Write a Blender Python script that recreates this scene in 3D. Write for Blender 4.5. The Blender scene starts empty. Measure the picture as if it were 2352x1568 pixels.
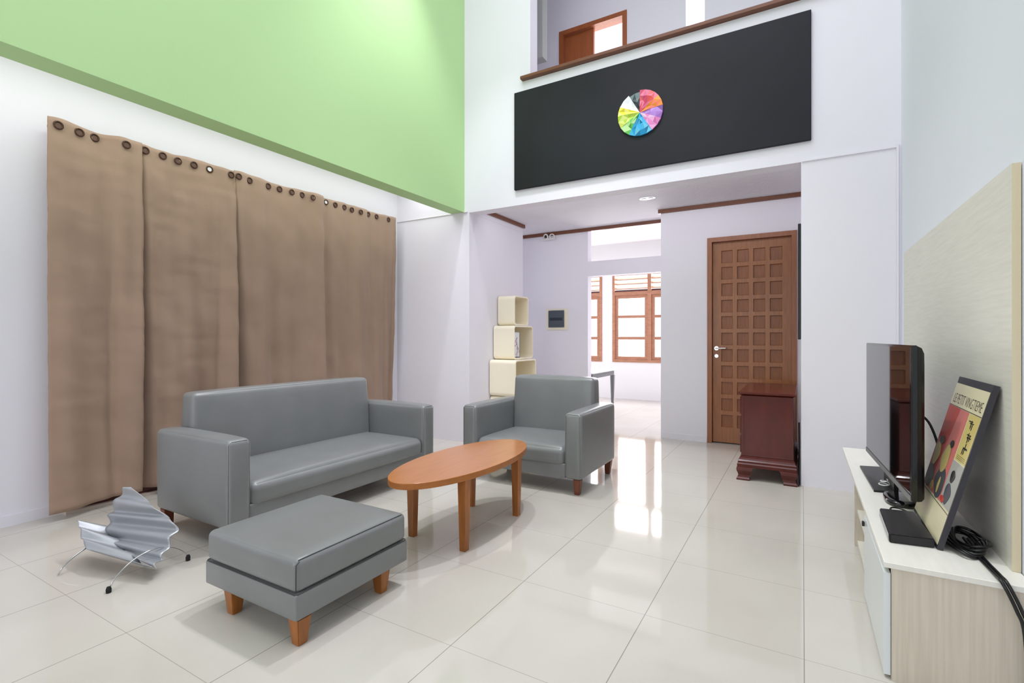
import bpy, bmesh, math, random
from mathutils import Vector, Matrix, noise
random.seed(7)
C = bpy.context.scene.collection
S = bpy.context.scene
PI = math.pi

# ------------------------------------------------------------------ camera, world, light, exposure
cam = bpy.data.cameras.new('camera'); co = bpy.data.objects.new('camera', cam); C.objects.link(co)
co.location = (0, 0, 1.2106); co.rotation_euler = (PI/2, 0, math.radians(30.176))
cam.sensor_width = 36; cam.lens = 1147/2352*36; cam.shift_y = -10/2352; cam.clip_start = .05
S.camera = co
S.view_settings.view_transform = 'Standard'; S.view_settings.look = 'None'
S.view_settings.gamma = 1; S.view_settings.exposure = 0.0; S.view_settings.use_curve_mapping = False
S.cycles.use_denoising = True
S.cycles.max_bounces = 10; S.cycles.diffuse_bounces = 6; S.cycles.glossy_bounces = 4
S.cycles.sample_clamp_indirect = 6

W = bpy.data.worlds.new('sky'); S.world = W; W.use_nodes = True
W.node_tree.nodes['Background'].inputs[0].default_value = (.93, .96, 1, 1)
W.node_tree.nodes['Background'].inputs[1].default_value = 1.3

def area(name, loc, rot, sx, sy, power, col=(1, 1, 1), spread=180):
    l = bpy.data.lights.new(name, 'AREA'); l.shape = 'RECTANGLE'; l.size = sx; l.size_y = sy
    l.energy = power; l.color = col; l.spread = math.radians(spread)
    o = bpy.data.objects.new(name, l); C.objects.link(o); o.location = loc; o.rotation_euler = rot
    return o
def bulb(name, loc, power, r, col=(1, 1, 1)):
    l = bpy.data.lights.new(name, 'POINT'); l.energy = power; l.shadow_soft_size = r; l.color = col
    o = bpy.data.objects.new(name, l); C.objects.link(o); o.location = loc
    return o
def downlight(name, loc, power, r, col=(1, 1, 1), cone=80, blend=.8):
    l = bpy.data.lights.new(name, 'SPOT'); l.energy = power; l.shadow_soft_size = r; l.color = col
    l.spot_size = math.radians(cone); l.spot_blend = blend
    o = bpy.data.objects.new(name, l); C.objects.link(o); o.location = loc
    return o
area('skylight_daylight', (-1.35, 1.3, 6.1), (0, 0, 0), 3.2, 5.0, 100, (.985, .965, 1.06))
area('rear_fill_light', (-1.9, -3.1, 1.7), (PI/2, 0, 0), 3.6, 2.2, 46, (.96, .985, 1.05))  # soft frontal fill, added at the unseen rear window
area('far_window_daylight', (-3.0, 10.3, 1.9), (-PI/2, 0, 0), 3.6, 2.4, 620, (.97, .98, 1))
area('upper_room_daylight', (-2.0, 8.6, 4.8), (-PI/2, 0, 0), 3.5, 2.2, 190, (.97, .98, 1))
downlight('ceiling_lamp_light_a', (-1.45, 3.3, 5.9), 370, .07, (.97, .985, 1.05), 70)
area('left_ceiling_lamp', (-3.86, 2.4, 3.08), (0, 0, 0), .5, 4.6, 22, (.985, .975, 1.02))
area('passage_fill_light', (-1.6, 4.885, 2.715), (math.radians(58), 0, 0), 2.8, .03, 7.5, (.97, .985, 1.04))  # added fill light, out of view behind the beam, to brighten the passage
downlight('ceiling_lamp_light_b', (-2.75, 3.5, 5.9), 250, .07, (.97, .985, 1.05), 70)

# ------------------------------------------------------------------ materials
def lin(c):
    c /= 255
    return c/12.92 if c <= .04045 else ((c+.055)/1.055)**2.4
def rgb(r, g, b): return (lin(r), lin(g), lin(b), 1)
MATS = {}
def mat(name, col, rough=.6, spec=.5, metal=0, bump=0, bscale=60, var=0, vscale=3, coat=0, vstretch=None, bstretch=None):
    if name in MATS: return MATS[name]
    m = bpy.data.materials.new(name); m.use_nodes = True; n = m.node_tree.nodes; L = m.node_tree.links
    p = n['Principled BSDF']; c = rgb(*col)
    p.inputs['Roughness'].default_value = rough; p.inputs['Specular IOR Level'].default_value = spec
    p.inputs['Metallic'].default_value = metal; p.inputs['Coat Weight'].default_value = coat
    p.inputs['Coat Roughness'].default_value = .08
    tc = n.new('ShaderNodeTexCoord')
    if var:
        mp = n.new('ShaderNodeMapping'); mp.inputs['Scale'].default_value = vstretch or (1, 1, 1)
        L.new(tc.outputs['Object'], mp.inputs[0])
        t = n.new('ShaderNodeTexNoise'); t.inputs['Scale'].default_value = vscale; t.inputs['Detail'].default_value = 6
        L.new(mp.outputs[0], t.inputs['Vector'])
        r = n.new('ShaderNodeValToRGB'); r.color_ramp.elements[0].position = .3; r.color_ramp.elements[1].position = .7
        r.color_ramp.elements[0].color = tuple(x*(1-var) for x in c[:3])+(1,)
        r.color_ramp.elements[1].color = tuple(min(1, x*(1+var)) for x in c[:3])+(1,)
        L.new(t.outputs['Fac'], r.inputs[0]); L.new(r.outputs[0], p.inputs['Base Color'])
    else: p.inputs['Base Color'].default_value = c
    if bump:
        mp2 = n.new('ShaderNodeMapping'); mp2.inputs['Scale'].default_value = bstretch or (1, 1, 1)
        L.new(tc.outputs['Object'], mp2.inputs[0])
        t2 = n.new('ShaderNodeTexNoise'); t2.inputs['Scale'].default_value = bscale; t2.inputs['Detail'].default_value = 4
        L.new(mp2.outputs[0], t2.inputs['Vector'])
        b = n.new('ShaderNodeBump'); b.inputs['Strength'].default_value = bump; b.inputs['Distance'].default_value = .01
        L.new(t2.outputs['Fac'], b.inputs['Height']); L.new(b.outputs[0], p.inputs['Normal'])
    MATS[name] = m; return m

M_wall = mat('white wall paint', (234, 231, 239), .75, .3, bump=.05, bscale=25)
M_wallf = mat('far room wall paint', (238, 239, 240), .75, .3, bump=.04, bscale=25)
M_wallr = mat('pale cool wall paint', (230, 232, 243), .7, .3, bump=.05, bscale=25)
M_green = mat('green wall paint', (184, 220, 158), .7, .3, bump=.04, bscale=20)
M_grey = mat('grey paint', (160, 162, 160), .6, .3)
M_ceil = mat('textured ceiling paint', (225, 222, 229), .85, .2, bump=.35, bscale=40)
M_trim = mat('brown stained trim', (112, 66, 44), .4, .5, var=.15, vscale=6, vstretch=(1, 8, 8))
M_leather = mat('grey leather', (122, 124, 124), .32, .6, bump=.05, bscale=260, var=.05, vscale=5)
M_piping = mat('pale grey stitching', (150, 153, 150), .5)
M_seamdark = mat('dark seam', (62, 64, 62), .6)
M_leg = mat('orange stained wood leg', (156, 94, 40), .35, .5, var=.25, vscale=10, vstretch=(3, 3, .5))
M_legd = mat('dark stained wood leg', (112, 58, 34), .35, .5, var=.2, vscale=10, vstretch=(3, 3, .5))
M_table = mat('honey wood veneer', (178, 112, 58), .22, .4, var=.07, vscale=8, vstretch=(6, .6, 1), coat=.2)
M_tabled = mat('honey wood edge', (166, 100, 42), .3, .5, var=.1, vscale=8, vstretch=(2, 2, 8))
M_door = mat('brown teak', (152, 94, 52), .32, .5, var=.18, vscale=9, vstretch=(6, 6, .5), bump=.03, bscale=30, bstretch=(4, 4, .3))
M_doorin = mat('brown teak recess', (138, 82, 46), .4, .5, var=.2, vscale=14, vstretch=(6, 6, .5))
M_frame = mat('brown door frame wood', (150, 92, 58), .35, .5, var=.15, vscale=9, vstretch=(5, 5, .5))
M_orange = mat('orange brown door wood', (160, 88, 46), .45, .4, var=.1, vscale=6, vstretch=(5, 5, .5))
M_winf = mat('reddish window frame wood', (176, 126, 98), .45, .4, var=.15, vscale=8, vstretch=(1, 1, 4))
M_mahog = mat('dark red mahogany', (86, 28, 18), .24, .28, var=.15, vscale=5, vstretch=(3, 3, .5), coat=.15)
M_lam = mat('pale oak laminate', (222, 218, 208), .4, .4, var=.05, vscale=5, vstretch=(3, 1, 18))
M_lamv = mat('pale oak laminate end', (212, 201, 185), .45, .4, var=.07, vscale=7, vstretch=(16, 16, .5))
M_lamt = mat('pale laminate worktop', (236, 232, 224), .3, .45, var=.03, vscale=5, vstretch=(8, 1, 1))
M_lame = mat('laminate edge strip', (220, 206, 176), .5, .4)
M_white = mat('white lacquer', (225, 230, 233), .2, .5)
M_cream = mat('cream plastic', (243, 234, 210), .4, .5)
M_black = mat('black plastic', (18, 18, 20), .35, .5)
M_blackg = mat('gloss black plastic', (14, 14, 16), .08, .6)
M_screen = mat('television screen', (10, 10, 12), .03, .8)
M_chrome = mat('chrome', (200, 200, 200), .15, .5, metal=1)
M_steel = mat('corrugated galvanised steel', (170, 173, 178), .42, .5, metal=.6)
M_slate = mat('slate plastic', (72, 82, 92), .35, .5)
M_board = mat('black board paint', (24, 24, 32), .5, .3, var=.22, vscale=1.4)
M_rubber = mat('black rubber', (14, 14, 14), .7)
M_tableg = mat('grey desk paint', (118, 120, 123), .5)
M_red = mat('dark red brown sill wood', (78, 34, 24), .4)
M_stone = mat('pale stone threshold', (205, 190, 178), .25)
M_cablew = mat('white cable', (225, 225, 222), .4)
M_poster = {k: mat('poster '+k, c, .35, .5) for k, c in dict(cream=(226, 216, 180), red=(200, 62, 46), pink=(214, 118, 112),
            yellow=(216, 196, 118), slate=(74, 74, 84), grey=(178, 176, 170), ink=(34, 30, 28)).items()}

def glass():
    m = bpy.data.materials.new('window glass'); m.use_nodes = True; n = m.node_tree.nodes; L = m.node_tree.links
    n.remove(n['Principled BSDF']); t = n.new('ShaderNodeBsdfTransparent'); g = n.new('ShaderNodeBsdfGlossy')
    g.inputs['Roughness'].default_value = .02; x = n.new('ShaderNodeMixShader'); x.inputs[0].default_value = .06
    L.new(t.outputs[0], x.inputs[1]); L.new(g.outputs[0], x.inputs[2]); L.new(x.outputs[0], n['Material Output'].inputs[0])
    return m
M_glass = glass()

def floor_mat():
    m = bpy.data.materials.new('cream polished floor tiles'); m.use_nodes = True; n = m.node_tree.nodes; L = m.node_tree.links
    p = n['Principled BSDF']; tc = n.new('ShaderNodeTexCoord'); s = n.new('ShaderNodeSeparateXYZ'); L.new(tc.outputs['Object'], s.inputs[0])
    def math_(op, a, b=None):
        q = n.new('ShaderNodeMath'); q.operation = op
        for i, v in enumerate((a, b)):
            if v is None: continue
            if isinstance(v, (int, float)): q.inputs[i].default_value = v
            else: L.new(v, q.inputs[i])
        return q.outputs[0]
    def line(o, off, w):
        v = math_('ADD', o, -off + 60*.6); v = math_('MODULO', v, .6)
        v = math_('ADD', v, -.3); v = math_('ABSOLUTE', v); return math_('GREATER_THAN', v, .3-w)
    g1 = line(s.outputs[0], -1.194, .0016); g2 = line(s.outputs[1], 2.174, .0011)
    g = math_('MAXIMUM', g1, math_('MULTIPLY', g2, .75))
    t = n.new('ShaderNodeTexNoise'); t.inputs['Scale'].default_value = 1.3; t.inputs['Detail'].default_value = 3
    L.new(tc.outputs['Object'], t.inputs['Vector'])
    r = n.new('ShaderNodeValToRGB'); r.color_ramp.elements[0].color = rgb(194, 188, 179); r.color_ramp.elements[1].color = rgb(201, 196, 187)
    r.color_ramp.elements[0].position = .35; r.color_ramp.elements[1].position = .65
    L.new(t.outputs['Fac'], r.inputs[0])
    mx = n.new('ShaderNodeMix'); mx.data_type = 'RGBA'; L.new(g, mx.inputs[0]); L.new(r.outputs[0], mx.inputs[6]); mx.inputs[7].default_value = rgb(140, 132, 122)
    L.new(mx.outputs[2], p.inputs['Base Color'])
    p.inputs['Roughness'].default_value = .06; p.inputs['Specular IOR Level'].default_value = .55
    t3 = n.new('ShaderNodeTexNoise'); t3.inputs['Scale'].default_value = 2.5; L.new(tc.outputs['Object'], t3.inputs['Vector'])
    b = n.new('ShaderNodeBump'); b.inputs['Strength'].default_value = .02; b.inputs['Distance'].default_value = .02
    L.new(t3.outputs['Fac'], b.inputs['Height']); L.new(b.outputs[0], p.inputs['Normal'])
    return m
M_floor = floor_mat()

def cloth_mat():
    m = mat('taupe curtain cloth', (163, 137, 119), .8, .25, bump=.10, bscale=350, var=.04, vscale=4)
    p = m.node_tree.nodes['Principled BSDF']; p.inputs['Sheen Weight'].default_value = .15
    return m
M_cloth = cloth_mat()

# ------------------------------------------------------------------ helpers
def tag(o, label=None, cat=None, group=None, kind=None):
    if label: o['label'] = label
    if cat: o['category'] = cat
    if group: o['group'] = group
    if kind: o['kind'] = kind
    return o
def thing(name, label, cat, loc=(0, 0, 0), group=None):
    o = bpy.data.objects.new(name, None); C.objects.link(o); o.location = loc; o.empty_display_size = .1
    return tag(o, label, cat, group)
def obj(name, bm, m, parent=None, smooth=False, loc=None):
    """link a bmesh built in WORLD coordinates as one mesh; children are shifted to the parent's frame"""
    bmesh.ops.recalc_face_normals(bm, faces=bm.faces)
    me = bpy.data.meshes.new(name); bm.to_mesh(me); bm.free()
    o = bpy.data.objects.new(name, me); C.objects.link(o)
    for mm in (m if isinstance(m, (list, tuple)) else [m]): me.materials.append(mm)
    if smooth:
        for f in me.polygons: f.use_smooth = True
    if parent:
        o.parent = parent
        off = Vector(parent.location); q = parent.parent
        while q: off += q.location; q = q.parent
        me.transform(Matrix.Translation(-off))
    return o
def part(name, bm, m, parent, smooth=False, label=None):
    o = obj(name, bm, m, parent, smooth)
    if label: o['label'] = label
    return o
def struct(name, bm, m, parent=None, smooth=False):
    o = obj(name, bm, m, parent, smooth)
    if not parent: o['kind'] = 'structure'
    return o
def box(bm, x0, x1, y0, y1, z0, z1, mi=0):
    if x0 > x1: x0, x1 = x1, x0
    if y0 > y1: y0, y1 = y1, y0
    if z0 > z1: z0, z1 = z1, z0
    v = [bm.verts.new((x, y, z)) for z in (z0, z1) for y in (y0, y1) for x in (x0, x1)]
    for f in ((0, 2, 3, 1), (4, 5, 7, 6), (0, 1, 5, 4), (2, 6, 7, 3), (0, 4, 6, 2), (1, 3, 7, 5)):
        bm.faces.new([v[i] for i in f]).material_index = mi
    return v
def BX(*a):
    bm = bmesh.new(); box(bm, *a); return bm
def rbox(x0, x1, y0, y1, z0, z1, r=.01, seg=3):
    bm = BX(x0, x1, y0, y1, z0, z1)
    bmesh.ops.bevel(bm, geom=bm.edges[:], offset=r, segments=seg, affect='EDGES', profile=.5)
    return bm
def cushion(x0, x1, y0, y1, z0, z1, r=.03, bulge=(.0, .0, .0), seg=4, n=8, zb=None):
    """rounded upholstered block, its six faces swelling by bulge (x,y,z); flat below when zb"""
    bm = bmesh.new(); lo = (x0, y0, z0); hi = (x1, y1, z1); h = [(b-a)/2 for a, b in zip(lo, hi)]; c = [(b+a)/2 for a, b in zip(lo, hi)]
    def axis(k):
        rr = min(r, h[k]*.9)
        e = [-h[k]+rr*(1-math.cos(i/seg*PI/2)) for i in range(seg+1)]
        mid = [e[-1]+(-2*e[-1])*i/n for i in range(1, n)]
        return e+mid+[-q for q in reversed(e)]
    A = [axis(k) for k in range(3)]; cache = {}
    def V(p):
        key = tuple(round(q, 6) for q in p)
        if key in cache: return cache[key]
        rr = [min(r, h[k]*.9) for k in range(3)]
        inner = [max(-(h[k]-rr[k]), min(h[k]-rr[k], p[k])) for k in range(3)]
        d = Vector([p[k]-inner[k] for k in range(3)])
        if d.length > 1e-9:
            m = max(abs(d[k])/rr[k] for k in range(3)); dd = d.normalized()*m
            q = [inner[k]+dd[k]*rr[k] for k in range(3)]
        else: q = list(inner)
        u = [p[k]/h[k] for k in range(3)]
        for k in range(3):
            a, b = [j for j in range(3) if j != k]
            w = (1-u[a]**4)*(1-u[b]**4)
            if k == 2 and u[2] < 0: w = 0
            q[k] += bulge[k]*u[k]*abs(u[k])**3*w if abs(u[k]) > .5 else 0
        cache[key] = bm.verts.new([c[k]+q[k] for k in range(3)]); return cache[key]
    for k in range(3):
        a, b = [j for j in range(3) if j != k]
        for s in (-1, 1):
            for i in range(len(A[a])-1):
                for j in range(len(A[b])-1):
                    P = []
                    for (ii, jj) in ((i, j), (i+1, j), (i+1, j+1), (i, j+1)):
                        p = [0, 0, 0]; p[k] = s*h[k]; p[a] = A[a][ii]; p[b] = A[b][jj]; P.append(V(p))
                    if len(set(P)) == 4: bm.faces.new(P)
    return bm
def tube(bm, pts, r, seg=10, cap=True, mi=0):
    pts = [Vector(p) for p in pts]; rings = []; up = None
    for i, p in enumerate(pts):
        t = (pts[min(i+1, len(pts)-1)]-pts[max(i-1, 0)]).normalized()
        if up is None: up = t.orthogonal().normalized()
        up = (up-t*up.dot(t)).normalized(); s = t.cross(up)
        rr = r[i] if isinstance(r, (list, tuple)) else r
        rings.append([bm.verts.new(p+rr*(math.cos(a)*up+math.sin(a)*s)) for a in [2*PI*k/seg for k in range(seg)]])
    for a, b in zip(rings, rings[1:]):
        for k in range(seg): bm.faces.new((a[k], a[(k+1) % seg], b[(k+1) % seg], b[k])).material_index = mi
    if cap:
        bm.faces.new(rings[0][::-1]).material_index = mi; bm.faces.new(rings[-1]).material_index = mi
def TB(pts, r, seg=10):
    bm = bmesh.new(); tube(bm, pts, r, seg); return bm
def smoothpts(P, n=8):
    P = [Vector(p) for p in P]; out = []
    for i in range(len(P)-1):
        a = P[max(i-1, 0)]; b = P[i]; c = P[i+1]; d = P[min(i+2, len(P)-1)]
        for k in range(n):
            t = k/n; out.append(.5*((2*b)+(c-a)*t+(2*a-5*b+4*c-d)*t*t+(-a+3*b-3*c+d)*t**3))
    out.append(P[-1]); return out
def taper(bm, cx, cy, z0, z1, b0, b1, dx=0, dy=0):
    """square leg: half-width b0 at z0, b1 at z1; dx,dy shift of the foot"""
    v = [bm.verts.new((cx+(dx if k == 0 else 0)+sx*b, cy+(dy if k == 0 else 0)+sy*b, z)) for k, (z, b) in enumerate(((z0, b0), (z1, b1))) for sx, sy in ((-1, -1), (1, -1), (1, 1), (-1, 1))]
    for f in ((3, 2, 1, 0), (4, 5, 6, 7), (0, 1, 5, 4), (1, 2, 6, 5), (2, 3, 7, 6), (3, 0, 4, 7)): bm.faces.new([v[i] for i in f])
def TP(*a, **k):
    bm = bmesh.new(); taper(bm, *a, **k); bmesh.ops.bevel(bm, geom=bm.edges[:], offset=.003, segments=2, affect='EDGES'); return bm
def disc(bm, c, nrm, r, th=.003, seg=24, mi=0):
    n = Vector(nrm).normalized(); tube(bm, [Vector(c)-n*th/2, Vector(c)+n*th/2], r, seg, True, mi)
def ring(bm, c, nrm, R, r, seg=24, s2=8, mi=0):
    n = Vector(nrm).normalized(); u = n.orthogonal().normalized(); v = n.cross(u); g = []
    for i in range(seg):
        a = 2*PI*i/seg; d = math.cos(a)*u+math.sin(a)*v
        g.append([bm.verts.new(Vector(c)+d*(R+r*math.cos(b))+n*r*math.sin(b)) for b in [2*PI*k/s2 for k in range(s2)]])
    for i in range(seg):
        for k in range(s2): bm.faces.new((g[i][k], g[(i+1) % seg][k], g[(i+1) % seg][(k+1) % s2], g[i][(k+1) % s2])).material_index = mi
def ring_frame(bm, axis, p0, p1, a0, a1, z0, z1, w, bottom=True, mi=0):
    """rectangular frame in the XZ plane between y=p0..p1"""
    box(bm, a0, a0+w, p0, p1, z0, z1, mi); box(bm, a1-w, a1, p0, p1, z0, z1, mi); box(bm, a0+w, a1-w, p0, p1, z1-w, z1, mi)
    if bottom: box(bm, a0+w, a1-w, p0, p1, z0, z0+w, mi)

YB = 4.70; YD = 6.10; YW = 6.608; XL = -4.40; XR = .640; ZC = 2.74; TOP = 6.25
# ------------------------------------------------------------------ setting
struct('floor', BX(-5.2, .9, -3.4, 9.75, -.1, 0), M_floor)
# left wall with the glazed opening hidden behind the curtains
struct('wall_left', BX(XL-.15, XL, -3.4, YB, 0, 3.12), M_wall)
struct('ceiling_left', BX(XL-.15, -3.548, -3.4, YB, 3.12, 3.25), M_wall)
struct('wall_green', BX(-3.548, -3.366, -3.4, YB, 2.648, TOP), M_green)
struct('wall_right', BX(XR, XR+.15, -3.4, YB+.3, 0, TOP), M_wallr)
# rear wall behind the viewer, with a wide window opening added for frontal fill
bm = bmesh.new(); box(bm, XL, -3.9, -3.4, -3.25, 0, 3.12); box(bm, .1, XR, -3.4, -3.25, 0, 3.12); box(bm, -3.9, .1, -3.4, -3.25, 0, .5); box(bm, -3.9, .1, -3.4, -3.25, 2.8, 3.12)
box(bm, -3.366, XR, -3.4, -3.25, 3.12, TOP)
struct('wall_rear', bm, M_wall)
# roof with a long skylight
bm = bmesh.new(); box(bm, -3.6, -2.95, -3.4, 6.4, TOP, TOP+.15); box(bm, .25, .9, -3.4, 6.4, TOP, TOP+.15); box(bm, -2.95, .25, -3.4, -1.2, TOP, TOP+.15); box(bm, -2.95, .25, 3.8, 9.0, TOP, TOP+.15)
box(bm, -4.6, -3.6, 4.7, 9, TOP, TOP+.15); box(bm, -3.6, -2.95, 6.4, 9, TOP, TOP+.15); box(bm, .25, .9, 6.4, 9, TOP, TOP+.15)
struct('ceiling', bm, M_wall)
# balcony wall: left pier, parapet over the passage opening, right pier
bm = bmesh.new()
box(bm, XL-.15, -2.507, YB, YB+.16, 2.636, TOP); box(bm, -2.507, XR, YB, YB+.16, 2.636, 3.955)
box(bm, -.009, XR, YB, YB+.16, 0, 2.636)
struct('wall_balcony', bm, M_wall)
struct('wall_passage_left', BX(XL-.15, -3.3, YB+.001, 5.971, 0, 2.636), M_wall)
bm = bmesh.new(); box(bm, XL-.15, -3.3, YB+.161, 5.971, 2.637, ZC); struct('wall_passage_left_top', bm, M_wall)
struct('wall_passage_right', BX(-.009, .14, YB+.161, YD, 0, ZC), M_wall)
struct('ceiling_passage', BX(XL-.15, .14, YB+.161, YW, ZC, 2.95), M_ceil)
# wall with the panelled door: a solid block with the doorway cut in
bm = bmesh.new(); box(bm, -1.473, -.945, YD, YW+.133, 0, ZC); box(bm, -.945, -.049, YD, YW+.133, 2.345, ZC); box(bm, -.049, .14, YD, YW+.133, 0, ZC); box(bm, -.945, -.049, YD+.17, YW+.133, 0, 2.345)
struct('wall_door', bm, M_wall)
# wall with the doorway and clerestory to the far room
bm = bmesh.new(); box(bm, XL-.15, -2.609, YW, YW+.133, 0, ZC); box(bm, -2.609, -1.473, YW, YW+.133, 2.066, 2.272)
struct('wall_hallway', bm, M_wall)
struct('ceiling_far', BX(-5.2, .14, YW+.0005, 9.75, 3.15, 3.25), M_wallf)
bm = bmesh.new(); box(bm, XL-.15, .14, YW, YW+.133, ZC+.211, 3.15); struct('wall_far_lintel', bm, M_wall)
# far room
bm = bmesh.new(); y0, y1 = 9.582, 9.75
box(bm, -5.2, .14, y0, y1, 0, .73); box(bm, -5.2, .14, y0, y1, 2.62, 3.15); box(bm, -5.2, -4.9, y0, y1, .73, 2.62)
box(bm, -3.477, -3.26, y0, y1, .73, 2.62); box(bm, -1.08, .14, y0, y1, .73, 2.62)
struct('wall_far', bm, M_wallf)
struct('wall_far_left', BX(-5.2, -5.05, YW+.133, 9.582, 0, 3.15), M_wallf)
struct('wall_far_right', BX(-.01, .14, YW+.134, 9.582, 0, 3.15), M_wall)
# trims under the passage ceiling
def trim(name, *a):
    bm = BX(*a); o = struct(name, bm, M_trim); return o
trim('trim_1', -3.299, -3.270, YB+.19, 5.985, ZC-.046, ZC-.002)
trim('trim_2', -3.66, -1.475, YW-.03, YW-.001, ZC-.046, ZC-.002)
trim('trim_3', -1.50, -.012, YD-.03, YD-.001, ZC-.046, ZC-.002)
# skirtings
struct('baseboard_left', BX(XL+.001, XL+.010, -3.2, 1.42, 0, .07), M_wall)
struct('baseboard_passage', BX(-1.47, -.95, YD-.009, YD-.001, 0, .07), M_wall)
# dark sill and stone threshold of the opening behind the curtains
struct('trim_4', BX(XL+.001, XL+.045, 1.43, 4.6, .022, .10), M_red)
struct('trim_5', BX(XL+.001, XL+.075, 1.41, 4.6, .0, .021), M_stone)

# upper floor
struct('floor_upper', BX(XL-.15, XR, YB+.161, 9, 2.951, 2.99), M_wall)
bm = bmesh.new(); y0, y1 = 6.1, 6.24; D0, D1, DT = -2.812, -1.89, 5.285
box(bm, XL-.15, D0, y0, y1, 2.99, TOP); box(bm, D0, D1, y0, y1, DT, TOP); box(bm, D1, -1.185, y0, y1, 2.99, TOP); box(bm, -.977, XR, y0, y1, 2.99, TOP)
struct('wall_upper', bm, M_wall)
struct('wall_upper_left', BX(XL-.15, XL, YB+.161, 6.1, 2.99, TOP), M_wall)
struct('wall_upper_right', BX(XR, XR+.15, YB+.301, 9, 2.99, TOP), M_wall)
struct('wall_upper_far', BX(-3.6, -1.5, 7.6, 7.75, 5.66, TOP), M_wall)
struct('trim_6', BX(-2.86, -2.563, 5.1, 5.22, 4.41, TOP), M_grey)
# wooden handrail on the parapet
bm = rbox(-2.604, XR-.002, YB-.055, YB+.12, 3.957, 3.992, .006, 2)
tag(obj('handrail', bm, M_trim, smooth=False), 'long brown wooden rail capping the white parapet above the black board', 'handrail')

# upper door
d = thing('door_2', None, None, ((D0+D1)/2, 6.1, 2.99)); d['kind'] = 'structure'
bm = bmesh.new(); ring_frame(bm, 0, 6.085, 6.235, D0, D1, 2.992, DT, .055, False); part('door_frame', bm, M_orange, d)
bm = BX(D0+.06, -2.345, 6.15, 6.19, 3.0, DT-.06)
box(bm, -2.50, -2.345, 6.143, 6.15, 3.0, DT-.06); part('door_leaf', bm, M_orange, d)

# panelled door
d = thing('door_1', None, None, (-.497, YD, 0)); d['kind'] = 'structure'
bm = bmesh.new(); ring_frame(bm, 0, YD-.02, YD+.11, -.945, -.049, .002, 2.345, .05, False); part('door_frame', bm, M_frame, d)
def panel_door():
    bm = bmesh.new(); xa, xb = -.893, -.101; za, zb = .012, 2.293; yf = YD+.035; dep = .016
    nx, nz = 4, 11; x0, x1 = -.800, -.188; z0, z1 = .185, 2.195; sw = .118; sh = .142
    px = (x1-x0-sw)/(nx-1); pz = (z1-z0-sh)/(nz-1)
    xs = [xa]; zs = [za]
    for i in range(nx): xs += [x0+i*px, x0+i*px+sw]
    for j in range(nz): zs += [z0+j*pz, z0+j*pz+sh]
    xs.append(xb); zs.append(zb); G = {}
    def V(i, j, y=yf):
        k = (i, j, y)
        if k not in G: G[k] = bm.verts.new((xs[i], y, zs[j]))
        return G[k]
    for i in range(len(xs)-1):
        for j in range(len(zs)-1):
            q = [(i, j), (i+1, j), (i+1, j+1), (i, j+1)]
            if i % 2 == 1 and j % 2 == 1:
                cx, cz = (xs[i]+xs[i+1])/2, (zs[j]+zs[j+1])/2
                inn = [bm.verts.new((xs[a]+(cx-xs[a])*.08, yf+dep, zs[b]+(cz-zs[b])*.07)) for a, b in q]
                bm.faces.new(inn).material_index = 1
                for k in range(4): bm.faces.new((V(*q[k]), V(*q[(k+1) % 4]), inn[(k+1) % 4], inn[k]))
            else: bm.faces.new([V(*k) for k in q])
    box(bm, xa, xb, yf+dep+.003, yf+.045, za, zb)
    box(bm, xa, xa+.02, yf+.0005, yf+.03, za, zb)
    return bm
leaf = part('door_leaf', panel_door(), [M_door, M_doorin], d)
h = part('handle', TB(smoothpts([(-.851, YD+.034, 1.083), (-.851, YD-.012, 1.083), (-.835, YD-.018, 1.083), (-.737, YD-.018, 1.085)], 5), .008), M_chrome, leaf, True, 'chrome lever handle')
bm = bmesh.new(); disc(bm, (-.851, YD+.031, 1.083), (0, 1, 0), .024, .008); part('rosette', bm, M_chrome, leaf)
bm = bmesh.new(); disc(bm, (-.851, YD+.030, .995), (0, 1, 0), .021, .008); disc(bm, (-.851, YD+.024, .995), (0, 1, 0), .008, .006, 12)
part('keyhole_plate', bm, M_chrome, leaf)

# far-room windows
def window(name, x0, x1, mull):
    w = thing(name, None, None, ((x0+x1)/2, 9.6, .73)); w['kind'] = 'structure'
    bm = bmesh.new(); ya, yb = 9.565, 9.67
    ring_frame(bm, 0, ya, yb, x0, x1, .72, 2.62, .05)
    box(bm, x0+.05, x1-.05, ya, yb, 2.03, 2.10)
    for m_ in mull: (box(bm, m_-.035, m_+.035, ya, yb, .77, 2.03), box(bm, m_-.035, m_+.035, ya, yb, 2.10, 2.57))
    part('window_frame', bm, M_winf, w)
    ed = [x0+.05]+[q for m_ in mull for q in (m_-.035, m_+.035)]+[x1-.05]
    for a, b in zip(ed[::2], ed[1::2]):
        bm = bmesh.new(); ring_frame(bm, 0, 9.60, 9.64, a, b, .77, 2.03, .062)
        for k in (1, 2): box(bm, a+.062, b-.062, 9.61, 9.635, .77+k*.42-.026, .77+k*.42+.026)
        sa = part('sash', bm, M_winf, w)
        part('pane', BX(a+.06, b-.06, 9.618, 9.624, .83, 1.97), M_glass, sa)
        bm = bmesh.new()
        for k in range(5):
            zc = 2.15+k*.09
            v = [bm.verts.new(p) for p in ((a, 9.60, zc), (b, 9.60, zc), (b, 9.655, zc+.035), (a, 9.655, zc+.035), (a, 9.60, zc+.014), (b, 9.60, zc+.014), (b, 9.655, zc+.049), (a, 9.655, zc+.049))]
            for f in ((0, 1, 2, 3), (4, 5, 6, 7), (0, 1, 5, 4), (2, 3, 7, 6), (0, 3, 7, 4), (1, 2, 6, 5)): bm.faces.new([v[i] for i in f])
        part('louvre', bm, M_winf, w)
        part('louvre_rail', BX(a+.001, b-.001, 9.60, 9.66, 2.101, 2.135), M_red, w)
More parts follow.
